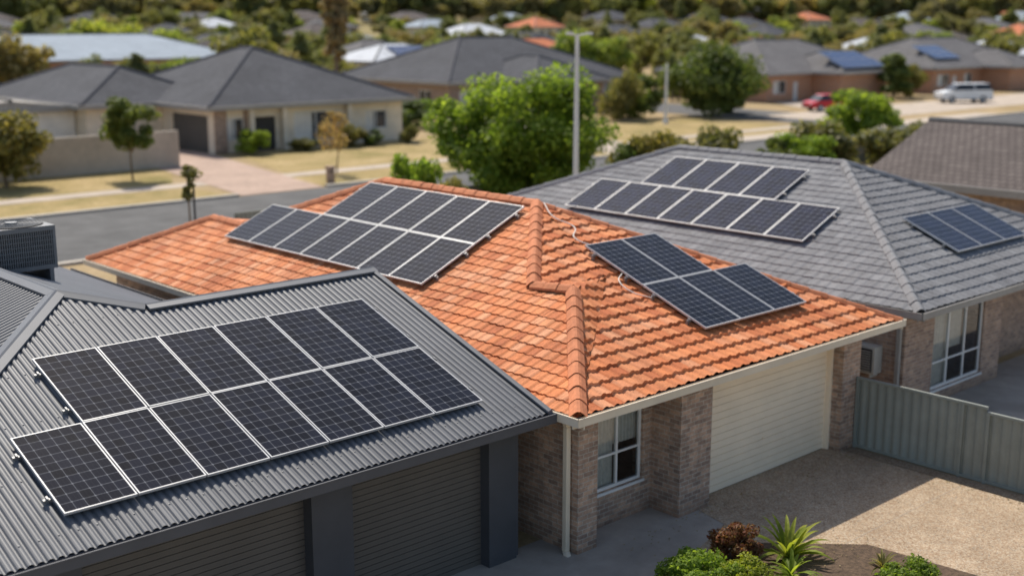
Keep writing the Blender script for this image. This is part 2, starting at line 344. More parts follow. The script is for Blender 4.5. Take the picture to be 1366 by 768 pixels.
def wallS(b,y,t,x0,x1,z0,z1,ops,mi=0):
    xs=x0
    for (a,c,d,e) in sorted(ops):
        if a>xs: b.box(xs,a,y,y+t,z0,z1,mi)
        if d>z0: b.box(a,c,y,y+t,z0,d,mi)
        if e<z1: b.box(a,c,y,y+t,e,z1,mi)
        xs=c
    if xs<x1: b.box(xs,x1,y,y+t,z0,z1,mi)
def wallW(b,x,t,y0,y1,z0,z1,ops,mi=0):
    ys=y0
    for (a,c,d,e) in sorted(ops):
        if a>ys: b.box(x,x+t,ys,a,z0,z1,mi)
        if d>z0: b.box(x,x+t,a,c,z0,d,mi)
        if e<z1: b.box(x,x+t,a,c,e,z1,mi)
        ys=c
    if ys<y1: b.box(x,x+t,ys,y1,z0,z1,mi)
def windowS(name,x0,x1,z0,z1,y,parent,fmat,nv=2,nh=1,curtain=(0,.5),fw=.05,rows=None):
    b=MB(); yf=y+.06
    b.box(x0,x1,yf,yf+.06,z0,z0+fw); b.box(x0,x1,yf,yf+.06,z1-fw,z1)
    b.box(x0,x0+fw,yf,yf+.06,z0+fw,z1-fw); b.box(x1-fw,x1,yf,yf+.06,z0+fw,z1-fw)
    for i in range(1,nv):
        c=x0+(x1-x0)*i/nv; b.box(c-fw*.45,c+fw*.45,yf+.004,yf+.056,z0+fw,z1-fw)
    for r in (rows or []):
        c=z0+(z1-z0)*r; b.box(x0+fw,x1-fw,yf+.008,yf+.052,c-.02,c+.02)
    b.box(x0-.03,x1+.03,y-.03,y+.058,z0-.05,z0-.003)
    b.done(name+'_frame',[fmat],parent)
    mobj(name+'_glass',[(x0,yf+.03,z0),(x1,yf+.03,z0),(x1,yf+.03,z1),(x0,yf+.03,z1)],[(0,1,2,3)],MT['glass'],parent)
    for ck,(c0,c1,zb) in enumerate(curtain):
        ca=x0+(x1-x0)*c0; cb=x0+(x1-x0)*c1; n=40; v=[]; zc_=z0+(z1-z0)*zb
        for i in range(n+1):
            t=i/n; xx=ca+(cb-ca)*t; yy=yf+.12+.02*math.sin(t*math.pi*14)
            v+= [(xx,yy,zc_),(xx,yy,z1)]
        mobj(name+'_curtain_%d'%ck,v,[(2*i,2*i+2,2*i+3,2*i+1) for i in range(n)],MT['curtain'],parent)
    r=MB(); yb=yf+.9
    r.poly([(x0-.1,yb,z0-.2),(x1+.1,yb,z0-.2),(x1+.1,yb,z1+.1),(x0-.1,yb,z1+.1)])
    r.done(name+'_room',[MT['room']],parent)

# ------------------------------------------------------------------ solar arrays
def array(name,axis,orig,tan,rows,pw,pl,h=.11,mat='solar',gap=.022,rail=True):
    c=1/math.sqrt(1+tan*tan); s=tan*c
    if axis=='S': U=Vector((1,0,0)); V=Vector((0,c,s)); Nn=Vector((0,-s,c))
    else: U=Vector((0,-1,0)); V=Vector((c,0,s)); Nn=Vector((-s,0,c))
    O=Vector(orig); fr=MB(); gv=[];gf=[];guv=[]
    for (uo,vi,n) in rows:
        for i in range(n):
            jit=random.uniform(-.003,.003)
            P=O+U*(uo+i*pw+gap/2)+V*(vi*pl+gap/2)+Nn*(h+jit); w=pw-gap; l=pl-gap; t=.018; hh=.040
            fr.obox(P,U*w,V*t,Nn*hh); fr.obox(P+V*(l-t),U*w,V*t,Nn*hh)
            fr.obox(P+V*t,U*t,V*(l-2*t),Nn*hh); fr.obox(P+V*t+U*(w-t),U*t,V*(l-2*t),Nn*hh)
            fr.obox(P+V*t+U*t+Nn*.004,U*(w-2*t),V*(l-2*t),Nn*.026,1)
            Q=P+U*t+V*t+Nn*.034; b=len(gv); T1=Nn*random.uniform(-.004,.004)
            gv+=[Q,Q+U*(w-2*t)+T1,Q+U*(w-2*t)+V*(l-2*t)+T1,Q+V*(l-2*t)]; gf.append((b,b+1,b+2,b+3))
            k=random.randint(0,9); guv+=[(k,k),(k+1,k),(k+1,k+1),(k,k+1)]
        if rail:
            for fv in (.22,.78):
                P=O+U*(uo-.10)+V*((vi+fv)*pl)+Nn*(h-.045)
                fr.obox(P,U*(n*pw+.20),V*.04,Nn*.04,2)
                m=max(2,int(n*pw/1.2))
                for j in range(m+1):
                    Q=O+U*(uo-.08+(n*pw+.16-.05)*j/m)+V*((vi+fv)*pl-.01)
                    fr.obox(Q,U*.05,V*.06,Nn*(h-.047),2)
                    fr.obox(Q+V*(-.05),U*.05,V*.05,Nn*.03,2)
                for e in (-.06,n*pw+.035):
                    fr.obox(O+U*(uo+e)+V*((vi+fv)*pl-.01)+Nn*(h-.004),U*.025,V*.06,Nn*.03,2)
    root=empty(name,tuple(orig))
    a=fr.done('panel_frames',[MT['alu'],MT['black'],MT['gal']],None); 
    g=mobj('panel_cells',gv,gf,MT[mat],None,uv=guv)
    for o in (a,g):
        o.parent=root; o.matrix_parent_inverse=Matrix.Translation(-Vector(orig))
    return root

# ================================================================== ORANGE TILED BRICK HOUSE
ho=empty('brick_house'); T=.45; ez=2.6
xW=13.97; yS=13.52
def zW(x): return ez+T*(x-xW)
A=(19.22,20.0,zW(19.22)); AN=(19.22,25.72,zW(19.22))
J1=(16.66,17.42,zW(16.66)); J2=(16.78,16.42,zW(16.78)); Wc=(xW,yS,ez); E=(24.02,13.45,ez)
K1=(16.56,28.4,zW(16.56)); K2=(16.58,30.0,zW(16.58)); NW=(xW,32.4,ez)
TS=(A[2]-ez)/(A[1]-yS)
pl=(ez-T*xW,T,0)
XY=lambda *p:[(q[0],q[1]) for q in p]
kw=dict(tw=.22,ch=.27,step=.026,roll=.015)
roof_surface('roof_west_a',XY(Wc,J2,(xW,J2[1])),pl,'x','tile',MT['orange'],ho,xW,**kw)
roof_surface('roof_west_b',[(xW,J2[1]),(J2[0],J2[1]),(J1[0],J1[1]),(xW,J1[1])],pl,'x','tile',MT['orange'],ho,xW,**kw)
roof_surface('roof_west_c',[(xW,J1[1]),(J1[0],J1[1]),(A[0],A[1]),(xW,A[1])],pl,'x','tile',MT['orange'],ho,xW,**kw)
roof_surface('roof_west_d',[(xW,A[1]),(A[0],A[1]),(AN[0],AN[1]),(xW,AN[1])],pl,'x','tile',MT['orange'],ho,xW,**kw)
roof_surface('roof_west_e',[(xW,AN[1]),(AN[0],AN[1]),(K1[0],K1[1]),(xW,K1[1])],pl,'x','tile',MT['orange'],ho,xW,**kw)
roof_surface('roof_west_f',[(xW,K1[1]),(K1[0],K1[1]),(K2[0],K2[1]),(xW,K2[1])],pl,'x','tile',MT['orange'],ho,xW,**kw)
roof_surface('roof_west_g',[(xW,K2[1]),(K2[0],K2[1]),(NW[0],NW[1])],pl,'x','tile',MT['orange'],ho,xW,**kw)
zs=lambda y: ez+TS*(y-yS)
Mp=(18.25,16.9,zs(16.9))
ks=dict(tw=.27,ch=.335,step=.05,roll=.029)
roof_surface('roof_south_a',XY(A,J1,Mp),plane3(A,J1,Mp),'y','tile',MT['orange'],ho,yS,**ks)
roof_surface('roof_south_b',XY(J1,J2,Mp),plane3(J1,J2,Mp),'y','tile',MT['orange'],ho,yS,**ks)
roof_surface('roof_south_c',XY(J2,Wc,Mp),plane3(J2,Wc,Mp),'y','tile',MT['orange'],ho,yS,**ks)
roof_surface('roof_south_d',XY(A,Mp,E),(ez-TS*yS,0,TS),'y','tile',MT['orange'],ho,yS,**ks)
roof_surface('roof_south_e',XY(Mp,Wc,(E[0],yS)),(ez-TS*yS,0,TS),'y','tile',MT['orange'],ho,yS,**ks)
NE=(24.2,31.0,ez)
mobj('roof_east',[A,AN,NE,E],[(0,3,2),(0,2,1)],MT['orangecap'],ho)
mobj('roof_north',[AN,K1,K2,NW,NE],[(0,4,1),(1,4,2),(2,4,3)],MT['orangecap'],ho)
oc=MT['orangecap']
caps('ridge_cap',A,AN,oc,ho,.13); caps('hip_cap_upper',J1,A,oc,ho,.145,.38,.04); caps('hip_cap_mid',J2,J1,oc,ho,.135,.38,.04); caps('hip_cap_lower',Wc,J2,oc,ho,.15,.38,.04)
caps('hip_cap_east',E,A,oc,ho,.09); caps('hip_cap_n1',K1,AN,oc,ho,.12); caps('hip_cap_n2',K2,K1,oc,ho,.12); caps('hip_cap_n3',NW,K2,oc,ho,.12)
gutter('gutter_south',(xW-.12,yS),(E[0]+.1,yS),(0,-1),MT['cream'],ho,ez+.03)
gutter('gutter_west',(xW,yS-.12),(xW,NW[1]),(-1,0),MT['cream'],ho,ez+.03)
gutter('gutter_east',(E[0],yS-.12),(E[0],31),(1,0),MT['cream'],ho,ez+.03)
sheet('soffit',[(xW,yS),(E[0],yS),(E[0],31),(xW,32)],ez-.13,MT['cream'],ho)
b=MB()
b.box(14.27,14.75,13.80,14.35,0,2.47)
wallS(b,14.35,.25,14.75,16.8,0,2.47,[(15.26,16.56,.66,2.2)])
b.box(16.8,17.7,13.65,14.35,0,2.47)
b.box(22.12,22.78,13.65,14.35,0,2.47)
b.box(17.7,22.12,13.85,14.35,2.38,2.47)
b.box(14.27,14.52,14.35,31.3,0,2.47); b.box(22.53,22.78,14.35,31,0,2.47); b.box(14.52,22.53,31.05,31.3,0,2.47)
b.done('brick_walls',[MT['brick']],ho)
windowS('front_window',15.26,16.56,.66,2.2,14.35,ho,MT['white'],2,1,[(0,.5,0),(.5,1,.5)],.055,[.42])
b=MB(); dz=2.36/16
for i in range(16):
    z=i*dz; b.box(17.78,22.06,14.02,14.08,z+.009,z+dz-.009); 
b.box(17.78,22.06,14.04,14.10,0,2.36)
b.box(17.70,17.78,13.9,14.1,0,2.38); b.box(22.06,22.12,13.9,14.1,0,2.38); b.box(17.7,22.12,13.86,14.1,2.362,2.378)
b.box(19.86,19.98,14.005,14.02,.75,.79)
b.done('garage_door',[MT['creamdoor']],ho)
b=MB(); b.box(14.12,14.22,13.93,14.03,.05,2.3); b.obox((14.12,13.93,2.3),(.1,0,0),(0,.1,0),(-.16,-.1,.2)); b.obox((14.12,13.93,.05),(.1,0,0),(0,.1,0),(-.06,-.1,-.045)); b.done('downpipe',[MT['cream']],ho,.012)
def tube(name,pts,r,mat,parent):
    cu=bpy.data.curves.new(name,'CURVE'); cu.dimensions='3D'; cu.bevel_depth=r; sp=cu.splines.new('BEZIER'); sp.bezier_points.add(len(pts)-1)
    for q,p in zip(sp.bezier_points,pts): q.co=p; q.handle_left_type=q.handle_right_type='AUTO'
    o=bpy.data.objects.new(name,cu); cu.materials.append(mat); C.objects.link(o); o.parent=parent; return o
tube('roof_conduit',[(18.9,17.9,zs(17.9)+.11),(18.75,18.3,zs(18.3)+.10),(19.15,18.75,zs(18.75)+.10),(19.0,19.2,zs(19.2)+.10),(19.25,19.8,zs(19.8)+.12)],.014,MT['curtain'],ho)
tube('roof_conduit_b',[(18.5,15.9,zs(15.9)+.1),(18.25,16.2,zs(16.2)+.1),(18.3,16.6,zs(16.6)+.11),(18.6,16.8,zs(16.8)+.12)],.012,MT['curtain'],ho)
array('solar_panel_array','W',(15.92,28.18,zW(15.92)-.06),T,[(0,0,7),(2.32,1,5)],1.168,1.66,.15)
array('solar_panel_array','S',(18.62,14.65,zs(14.65)-.04),TS,[(0,0,3),(0,1,2)],1.145,1.77,.16)

# ================================================================== CHARCOAL METAL ROOF HOUSE
hc=empty('metal_roof_house'); TC=.3457; cy=14.03
zc=lambda y: ez+TC*(y-cy)
kc=dict(tw=.125,roll=.03)
plc=(ez-TC*cy,0,TC)
roof_surface('roof_front_a',[(9.12,cy),(13.79,cy),(13.79,18.95),(9.12,18.95)],plc,'y','corr',MT['metal'],hc,cy,**kc)
roof_surface('roof_front_b',[(2.21,cy),(9.12,cy),(9.12,18.95),(7.95,19.77)],plc,'y','corr',MT['metal'],hc,cy,**kc)
roof_surface('roof_back',[(9.12,18.95),(13.79,18.95),(13.79,23.9),(9.12,23.9)],(4.3+TC*18.95,0,-TC),'y','corr',MT['metal'],hc,23.9,**kc)
TE=.392
roof_surface('roof_wing_east',[(7.95,19.77),(9.12,18.97),(12.98,22.9),(12.98,31.5),(7.95,31.5)],(4.58+TE*7.95,-TE,0),'x','corr',MT['metal'],hc,12.98,**kc)
roof_surface('roof_wing_west',[(2.21,cy),(7.95,19.77),(7.95,31.5),(2.21,31.5)],(ez-TC*2.21,TC,0),'x','corr',MT['metal'],hc,2.21,**kc)
mc=MT['metalcap']
metalcap('ridge_flashing',(13.85,18.95,4.34),(9.12,18.95,4.34),.04,.04,mc,hc,.15)
metalcap('hip_flashing',(2.21,cy,ez+.04),(7.95,19.77,4.62),.04,.04,mc,hc,.16)
metalcap('hip_flashing_b',(9.12,18.95,4.34),(7.95,19.77,4.62),.05,.02,mc,hc,.12)
metalcap('ridge_flashing_b',(7.95,19.77,4.62),(7.95,31.5,4.62),.05,.05,mc,hc,.16)
metalcap('rake_flashing',(13.80,cy-.04,ez+.04),(13.80,18.95,4.34),.0,.16,mc,hc,.07)
gutter('gutter_front',(2.2,cy),(13.88,cy),(0,-1),MT['dkgrey'],hc,ez+.02,.15,.13)
gutter('gutter_wing',(12.98,23),(12.98,31.5),(1,0),MT['dkgrey'],hc,ez+.02,.15,.13)
sheet('soffit',[(2.3,cy),(13.8,cy),(13.8,23.8),(2.3,23.8)],ez-.13,MT['dark'],hc)
b=MB()
yw=14.55
b.box(9.32,10.05,yw-.12,yw+.2,0,2.47); b.box(12.80,13.42,yw-.12,yw+.2,0,2.47); b.box(2.6,5.9,yw,yw+.2,0,2.47)
b.box(5.9,9.32,yw,yw+.2,2.2,2.47); b.box(10.05,12.8,yw,yw+.2,2.2,2.47)
b.box(13.22,13.42,yw+.2,23.5,0,2.47)
b.poly([(13.42,yw+.0,2.47),(13.42,23.4,2.47),(13.42,18.95,4.22)])
b.box(12.5,12.7,23.5,31.2,0,2.47); b.box(2.6,2.8,yw+.2,31.2,0,2.47); b.box(2.8,12.5,31.0,31.2,0,2.47)
b.done('walls',[MT['dark']],hc)
b=MB()
for (a,c) in ((5.9,9.32),(10.05,12.8)):
    n=22
    for i in range(n): b.box(a,c,yw+.10,yw+.14,i*.1+.004,i*.1+.094)
    b.box(a,c,yw+.12,yw+.16,0,2.2)
b.done('garage_doors',[MT['darkdoor']],hc)
b=MB(); b.box(13.44,13.53,14.5,14.59,.0,2.25); b.obox((13.44,14.5,2.25),(.09,0,0),(0,.09,0),(.0,-.45,.22)); b.done('downpipe',[MT['dkgrey']],hc,.01)
b=MB()
for row in range(5):
    y=cy+.35+row*1.12
    for i in range(int((13.6-3)/.25)):
        x=3+i*.25+.075
        if y-cy>x-2.21-.2: continue
        b.box(x-.009,x+.009,y-.009,y+.009,zc(y)+.028,zc(y)+.040)
b.done('roof_screws',[MT['gal']],hc)
array('solar_panel_array','S',(5.74,14.63,zc(14.63)-.02),TC,[(0,0,7),(1.02,1,6)],1.012,1.78,.10)
ac=empty('air_conditioner',(8.95,24.1,4.1))
def acunit(cx,cy_,z0,w,d,h):
    b=MB()
    b.box(cx-w/2,cx+w/2,cy_-d/2,cy_+d/2,z0+.02,z0+.10); b.box(cx-w/2,cx+w/2,cy_-d/2,cy_+d/2,z0+h-.12,z0+h-.03)
    for sx in (-1,1):
        for sy in (-1,1): b.box(cx+sx*(w/2-.03)-.03,cx+sx*(w/2-.03)+.03,cy_+sy*(d/2-.03)-.03,cy_+sy*(d/2-.03)+.03,z0+.1,z0+h-.12)
    n=26
    for i in range(n):
        t=-w/2+.06+(w-.12)*(i+.2)/n; b.box(cx+t,cx+t+.02,cy_-d/2+.01,cy_-d/2+.03,z0+.1,z0+h-.12); b.box(cx+t,cx+t+.02,cy_+d/2-.03,cy_+d/2-.01,z0+.1,z0+h-.12)
        t=-d/2+.06+(d-.12)*(i+.2)/n; b.box(cx-w/2+.01,cx-w/2+.03,cy_+t,cy_+t+.02,z0+.1,z0+h-.12)
    for i in range(1,7):
        z=z0+.1+(h-.22)*i/7; b.box(cx-w/2+.004,cx+w/2-.004,cy_-d/2+.004,cy_-d/2+.012,z,z+.012); b.box(cx-w/2+.004,cx-w/2+.012,cy_-d/2+.004,cy_+d/2-.004,z,z+.012)
    b.box(cx-w/2+.05,cx+w/2-.05,cy_-d/2+.05,cy_+d/2-.05,z0+.1,z0+h-.12,1)
    for k in range(8):
        r=(w/2-.06)*(k+1)/8
        for i in range(20):
            a0=2*math.pi*i/20;a1=2*math.pi*(i+1)/20
            b.cyl((cx+r*math.cos(a0),cy_+r*math.sin(a0),z0+h),(cx+r*math.cos(a1),cy_+r*math.sin(a1),z0+h),.006,n=4)
    b.cyl((cx,cy_,z0+h-.04),(cx,cy_,z0+h-.01),w/2-.03,n=28,mi=1); b.cyl((cx,cy_,z0+h-.01),(cx,cy_,z0+h+.02),.12,n=16)
    for sx in (-1,1): b.box(cx+sx*w*.4-.04,cx+sx*w*.4+.04,cy_-d/2,cy_+d/2,z0-.35,z0+.02)
    return b
o=acunit(8.95,24.2,4.25,1.25,1.2,.90).done('cabinet',[MT['acunit'],MT['black']],None,0); o.parent=ac; o.matrix_parent_inverse=Matrix.Translation(-ac.location)

# ================================================================== GREY TILED HOUSE
hg=empty('grey_tile_house'); TG=.42; gx=25.02; gy=13.55; rx=30.87
apx=(rx,gy+rx-gx,ez+TG*(rx-gx)); apn=(rx,25.5,apx[2]); SWg=(gx,gy,ez); NWg=(gx,25.5+rx-gx,ez); SEg=(2*rx-gx,gy,ez); NEg=(2*rx-gx,NWg[1],ez)
kg=dict(tw=.28,ch=.31,step=.022,roll=.010)
plg=(ez-TG*gx,TG,0)
roof_surface('roof_west_a',XY(SWg,apx,(gx,apx[1])),plg,'x','tile',MT['greytile'],hg,gx,**kg)
roof_surface('roof_west_b',[(gx,apx[1]),XY(apx)[0],XY(apn)[0],(gx,apn[1])],plg,'x','tile',MT['greytile'],hg,gx,**kg)
roof_surface('roof_west_c',[(gx,apn[1]),XY(apn)[0],XY(NWg)[0]],plg,'x','tile',MT['greytile'],hg,gx,**kg)
kg2=dict(tw=.28,ch=.32,step=.030,roll=.018)
roof_surface('roof_south',XY(SWg,SEg,apx),(ez-TG*gy,0,TG),'y','tile',MT['greytile'],hg,gy,**kg2)
mobj('roof_back',[apx,apn,NWg,NEg,SEg],[(0,4,3,1),(1,3,2)],MT['greycap'],hg)
gc=MT['greycap']
caps('ridge_cap',apx,apn,gc,hg,.12); caps('hip_cap_sw',SWg,apx,gc,hg,.135); caps('hip_cap_se',SEg,apx,gc,hg,.12); caps('hip_cap_nw',NWg,apn,gc,hg,.12)
gutter('gutter_south',(gx-.1,gy),(SEg[0],gy),(0,-1),MT['grgutter'],hg,ez+.02,.15); gutter('gutter_west',(gx,gy-.1),(gx,NWg[1]),(-1,0),MT['grgutter'],hg,ez+.02,.15)
sheet('soffit',[(gx,gy),(SEg[0],gy),(SEg[0],NWg[1]),(gx,NWg[1])],ez-.14,MT['creamwall'],hg)
b=MB()
wallS(b,14.05,.25,25.32,30.1,0,2.46,[(26.65,29.15,.32,2.25)])
b.box(25.32,25.57,14.3,30.8,0,2.46); wallS(b,14.9,.25,30.1,36.2,0,2.46,[(30.35,31.3,0,2.1)]); b.box(29.85,30.1,14.3,15.1,0,2.46); b.box(35.95,36.2,15.15,30.8,0,2.46); b.box(25.57,35.95,30.55,30.8,0,2.46)
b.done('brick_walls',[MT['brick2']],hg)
windowS('lounge_window',26.65,29.15,.32,2.25,14.05,hg,MT['white'],3,1,[(.0,.36,0),(.36,.66,.45)],.06,[.34])
box('front_door',30.35,31.3,14.98,15.03,0,2.1,MT['black'],hg,.01)
b=MB(); b.box(25.17,25.27,14.1,14.2,.05,2.3); b.done('downpipe',[MT['grgutter']],hg,.01)
array('solar_panel_array','W',(26.82,26.6,ez+TG*(26.82-gx)-.03),TG,[(0,0,7),(1.62,1,4)],1.24,1.80,.13,'solar2')
array('solar_panel_array','S',(29.2,14.95,ez+TG*(14.95-gy)-.03),TG,[(0,0,3)],1.27,1.78,.13,'solar2')
w=empty('wall_air_conditioner',(25.1,15.0,1.3))
b=MB(); b.box(24.96,25.3,14.6,15.45,.95,1.6); b.box(24.93,24.958,14.66,15.4,1.0,1.55,1)
for i in range(9): b.box(24.915,24.93,14.68,15.38,1.02+i*.058,1.035+i*.058)
b.box(25.0,25.3,14.7,14.74,.85,.95); b.box(25.0,25.3,15.3,15.34,.85,.95)
o=b.done('cabinet',[MT['acwhite'],MT['black']],None,.0); o.parent=w; o.matrix_parent_inverse=Matrix.Translation(-w.location)

# ================================================================== background houses
TILE={'char':bgtile('charcoal_tile',[(.088,.09,.10),(.112,.114,.124)]),'grey':bgtile('mid_grey_tile',[(.16,.155,.155),(.195,.185,.185)]),
 'brown':bgtile('brown_tile',[(.135,.112,.103),(.17,.143,.13)]),'terra':bgtile('terracotta_far',[(.6,.2,.1),(.7,.26,.13)]),
 'blue':bgtile('pale_blue_steel',[(.36,.41,.46),(.39,.44,.49)],5,.1),'white':bgtile('white_steel',[(.58,.60,.63),(.63,.65,.67)],6,.1),'beige':bgtile('beige_tile',[(.44,.41,.37),(.50,.46,.41)])}
def poly_roof(name,pts,faces,mat,parent):
    me=bpy.data.meshes.new(name); me.from_pydata(pts,[],faces); l=me.uv_layers.new(name='UVMap')
    for p in me.polygons:
        n=p.normal
        if n.z<0: n=-n
        d=Vector((-n.x,-n.y,0)); d=d.normalized() if d.length>1e-4 else Vector((0,1,0)); u=Vector((d.y,-d.x,0)); up=u.cross(n); 
        for li,vi in zip(p.loop_indices,p.vertices):
            q=me.vertices[vi].co; l.data[li].uv=(q.dot(u),q.dot(up)*(1 if up.z>0 else -1))
    me.materials.append(mat); o=bpy.data.objects.new(name,me); C.objects.link(o); o.parent=parent; return o
def hip(parent,nm,x0,x1,y0,y1,z,t,mat,capmat,gable=None,ov=.0):
    w=x1-x0;d=y1-y0
    if w<d: h=w/2; a=((x0+x1)/2,y0+(0 if gable else h),z+h*t); b_=((x0+x1)/2,y1-(0 if gable else h),z+h*t)
    else: h=d/2; a=(x0+(0 if gable else h),(y0+y1)/2,z+h*t); b_=(x1-(0 if gable else h),(y0+y1)/2,z+h*t)
    P=[(x0,y0,z),(x1,y0,z),(x1,y1,z),(x0,y1,z),a,b_]
    F=[(0,1,4),(1,2,5,4),(2,3,5),(3,0,4,5)] if w<d else [(0,1,5,4),(1,2,5),(2,3,4,5),(3,0,4)]
    poly_roof(nm,P,F,mat,parent)
    cm=MB()
    segs=[(a,b_)]+([] if gable else ([(P[0],a),(P[1],a),(P[2],b_),(P[3],b_)] if w<d else [(P[0],a),(P[3],a),(P[1],b_),(P[2],b_)]))
    for s in segs: cm.cyl(s[0],s[1],.14,n=6)
    g=.14
    cm.box(x0-g,x1+g,y0-g,y0-.01,z-.28,z+.02,1); cm.box(x0-g,x0-.01,y0,y1,z-.28,z+.02,1); cm.box(x1+.01,x1+g,y0,y1,z-.28,z+.02,1)
    cm.box(x0,x1,y0,y1,z-.2,z-.17,1)
    cm.done(nm+'_caps_gutters',[capmat,MT['grgutter']],parent)
def bhouse(name,parts,wall,roof,capm,z=3.0,t=.42,sdoors=(),wdoors=(),swin=(),wwin=(),ov=.7,gable=False,lift=0):
    r=empty(name,(parts[0][0],parts[0][2],0))
    before=set(C.objects)
    for i,(x0,x1,y0,y1) in enumerate(parts):
        hip(None,'roof_%d'%i,x0,x1,y0,y1,z+.002*i,t,roof,capm,gable)
        bx=(x0+ov,x1-ov,y0+ov,y1-ov); b=MB()
        sops=[(a,c,d,e) for (a,c,d,e,m) in list(sdoors)+list(swin)] if i==0 else []
        wops=[(a,c,d,e) for (a,c,d,e,m) in list(wdoors)+list(wwin)] if i==0 else []
        wallS(b,bx[2],.25,bx[0],bx[1],-lift*.5 if lift else 0,z-.2,sops); wallW(b,bx[0],.25,bx[2]+.25,bx[3],0,z-.2,wops)
        b.box(bx[1]-.25,bx[1],bx[2]+.25,bx[3],0,z-.2); b.box(bx[0]+.25,bx[1]-.25,bx[3]-.25,bx[3],0,z-.2); b.done('walls_%d'%i,[wall],None)
        if gable:
            zz=z-.2
            if (x1-x0)<(y1-y0):
                for yy in (bx[2],bx[3]): mobj('gable_%d'%i,[(bx[0],yy,zz),(bx[1],yy,zz),((x0+x1)/2,yy,z+(x1-x0)/2*t-.1)],[(0,1,2)],wall)
            else:
                for xx in (bx[0],bx[1]): mobj('gable_%d'%i,[(xx,bx[2],zz),(xx,bx[3],zz),(xx,(y0+y1)/2,z+(y1-y0)/2*t-.1)],[(0,1,2)],wall)
        if i==0:
            for k,(a,c,d,e,m) in enumerate(sdoors): box('door_%d'%k,a,c,bx[2]+.12,bx[2]+.18,d,e,MT[m])
            for k,(a,c,d,e,m) in enumerate(swin):
                bb=MB(); y=bx[2]+.05
                for (q0,q1,q2,q3) in ((a,c,d,d+.08),(a,c,e-.08,e),(a,a+.08,d,e),(c-.08,c,d,e),((a+c)/2-.04,(a+c)/2+.04,d,e)): bb.box(q0,q1,y,y+.06,q2,q3)
                bb.box(a,c,y+.07,y+.1,d,e,1); bb.box(a+.1,a+(c-a)*.42,y+.064,y+.069,d+.1,e-.1,2)
                bb.done('window_%d'%k,[MT['white'],MT['bgglass'],MT['curtain']])
            for k,(a,c,d,e,m) in enumerate(wdoors): box('side_door_%d'%k,bx[0]+.12,bx[0]+.18,a,c,d,e,MT[m])
            for k,(a,c,d,e,m) in enumerate(wwin):
                bb=MB(); x=bx[0]+.05
                for (q0,q1,q2,q3) in ((a,c,d,d+.08),(a,c,e-.08,e),(a,a+.08,d,e),(c-.08,c,d,e),((a+c)/2-.04,(a+c)/2+.04,d,e)): bb.box(x,x+.06,q0,q1,q2,q3)
                bb.box(x+.07,x+.1,a,c,d,e,1); bb.done('side_window_%d'%k,[MT['white'],MT['bgglass']])
    for o in set(C.objects)-before:
        o.parent=r; o.matrix_parent_inverse=Matrix.Translation(-r.location)
    r.location.z+=lift
    return r
m,nt,b_,o_=newmat('distant_window_glass'); b_.inputs['Base Color'].default_value=(.03,.035,.04,1); b_.inputs['Roughness'].default_value=.08; MT['bgglass']=m
capd=plain('dark_cap',(.10,.10,.11),.9,.1,3,0,0,60,.1,.1); capg=plain('grey_cap_far',(.17,.165,.16),.9,.1,3,0,0,60,.1,.1)
rch=bhouse('cream_house',[(42.3,60.2,76.5,96.0),(36.5,48.0,84.0,104.0)],MT['creamwall'],TILE['char'],capd,3.3,.42,
  sdoors=[(46.2,48.0,0,2.4,'room')],swin=[(44.0,45.4,.9,2.4,0),(49.6,53.4,.5,2.6,0),(56.0,58.0,1.0,2.4,0)],wdoors=[(78.0,83.2,0,2.6,'darkdoor')],wwin=[(85.0,87.0,1.0,2.4,0)])
b=MB()
for x in (45.8,48.5,54.2): b.box(x-.18,x+.18,76.62,76.98,0,3.1)
b.box(43.05,44.0,77.08,77.19,0,3.05,1); b.box(45.4,46.2,77.08,77.19,0,3.05,1)
o=b.done('porch',[MT['cream'],MT['brick']]); o.parent=rch; o.matrix_parent_inverse=Matrix.Translation(-rch.location)
bhouse('pale_carport',[(27.5,37.5,86.0,97.0)],MT['whitewall'],TILE['beige'],capg,3.1,.12,gable=True,ov=.4)
bhouse('charcoal_roof_house',[(77,104,92.5,112),(84,95,87.5,101)],MT['brick2'],TILE['char'],capd,3.3,.42,
  swin=[(79,82,.9,2.4,0),(99,101.5,.9,2.4,0)],sdoors=[(83,84,0,2.2,'room')],wwin=[(96,98,.9,2.4,0),(102,104,.9,2.4,0)])
bhouse('red_brick_house',[(117,143,84,101),(126,137,80,92)],MT['brickred'],TILE['grey'],capg,3.3,.42,
  swin=[(119,121.5,.9,2.4,0),(139,141.5,.9,2.4,0)],sdoors=[(123,124,0,2.2,'white')],wwin=[(88,90,.9,2.4,0)])
bhouse('red_brick_house',[(147,176,80,97),(160,170,76,88)],MT['brickred'],TILE['grey'],capg,3.3,.42,
  swin=[(149,152,.9,2.4,0),(156,158,.9,2.4,0)],sdoors=[(153,154,0,2.2,'white')])
bhouse('blue_roof_house',[(56,98,164,186)],MT['brickred'],TILE['blue'],capg,4.0,.3,swin=[(58,62,.9,2.6,0),(68,72,.9,2.6,0),(78,83,.9,2.6,0),(89,92,.9,2.6,0)],sdoors=[(74.5,76,0,2.4,'white')],wwin=[(168,171,.9,2.6,0)])
bhouse('white_roof_house',[(228,246,186,200)],MT['whitewall'],TILE['white'],capg,3.2,.4)
bhouse('terracotta_roof_house',[(243,262,180,194)],MT['creamwall'],TILE['terra'],capg,3.2,.4)
bhouse('white_roof_house',[(112,130,152,166)],MT['whitewall'],TILE['white'],capg,3.2,.36)
bhouse('brown_tile_house',[(46.5,57.5,6,28.4)],MT['brick2'],TILE['brown'],capg,2.6,.38,gable=True)
array('solar_panel_array','S',(127.0,80.6,3.3+.42*.6+.1),.42,[(0,0,8),(0.6,1,7)],1.15,2.3,.15,'solarblue',rail=False)
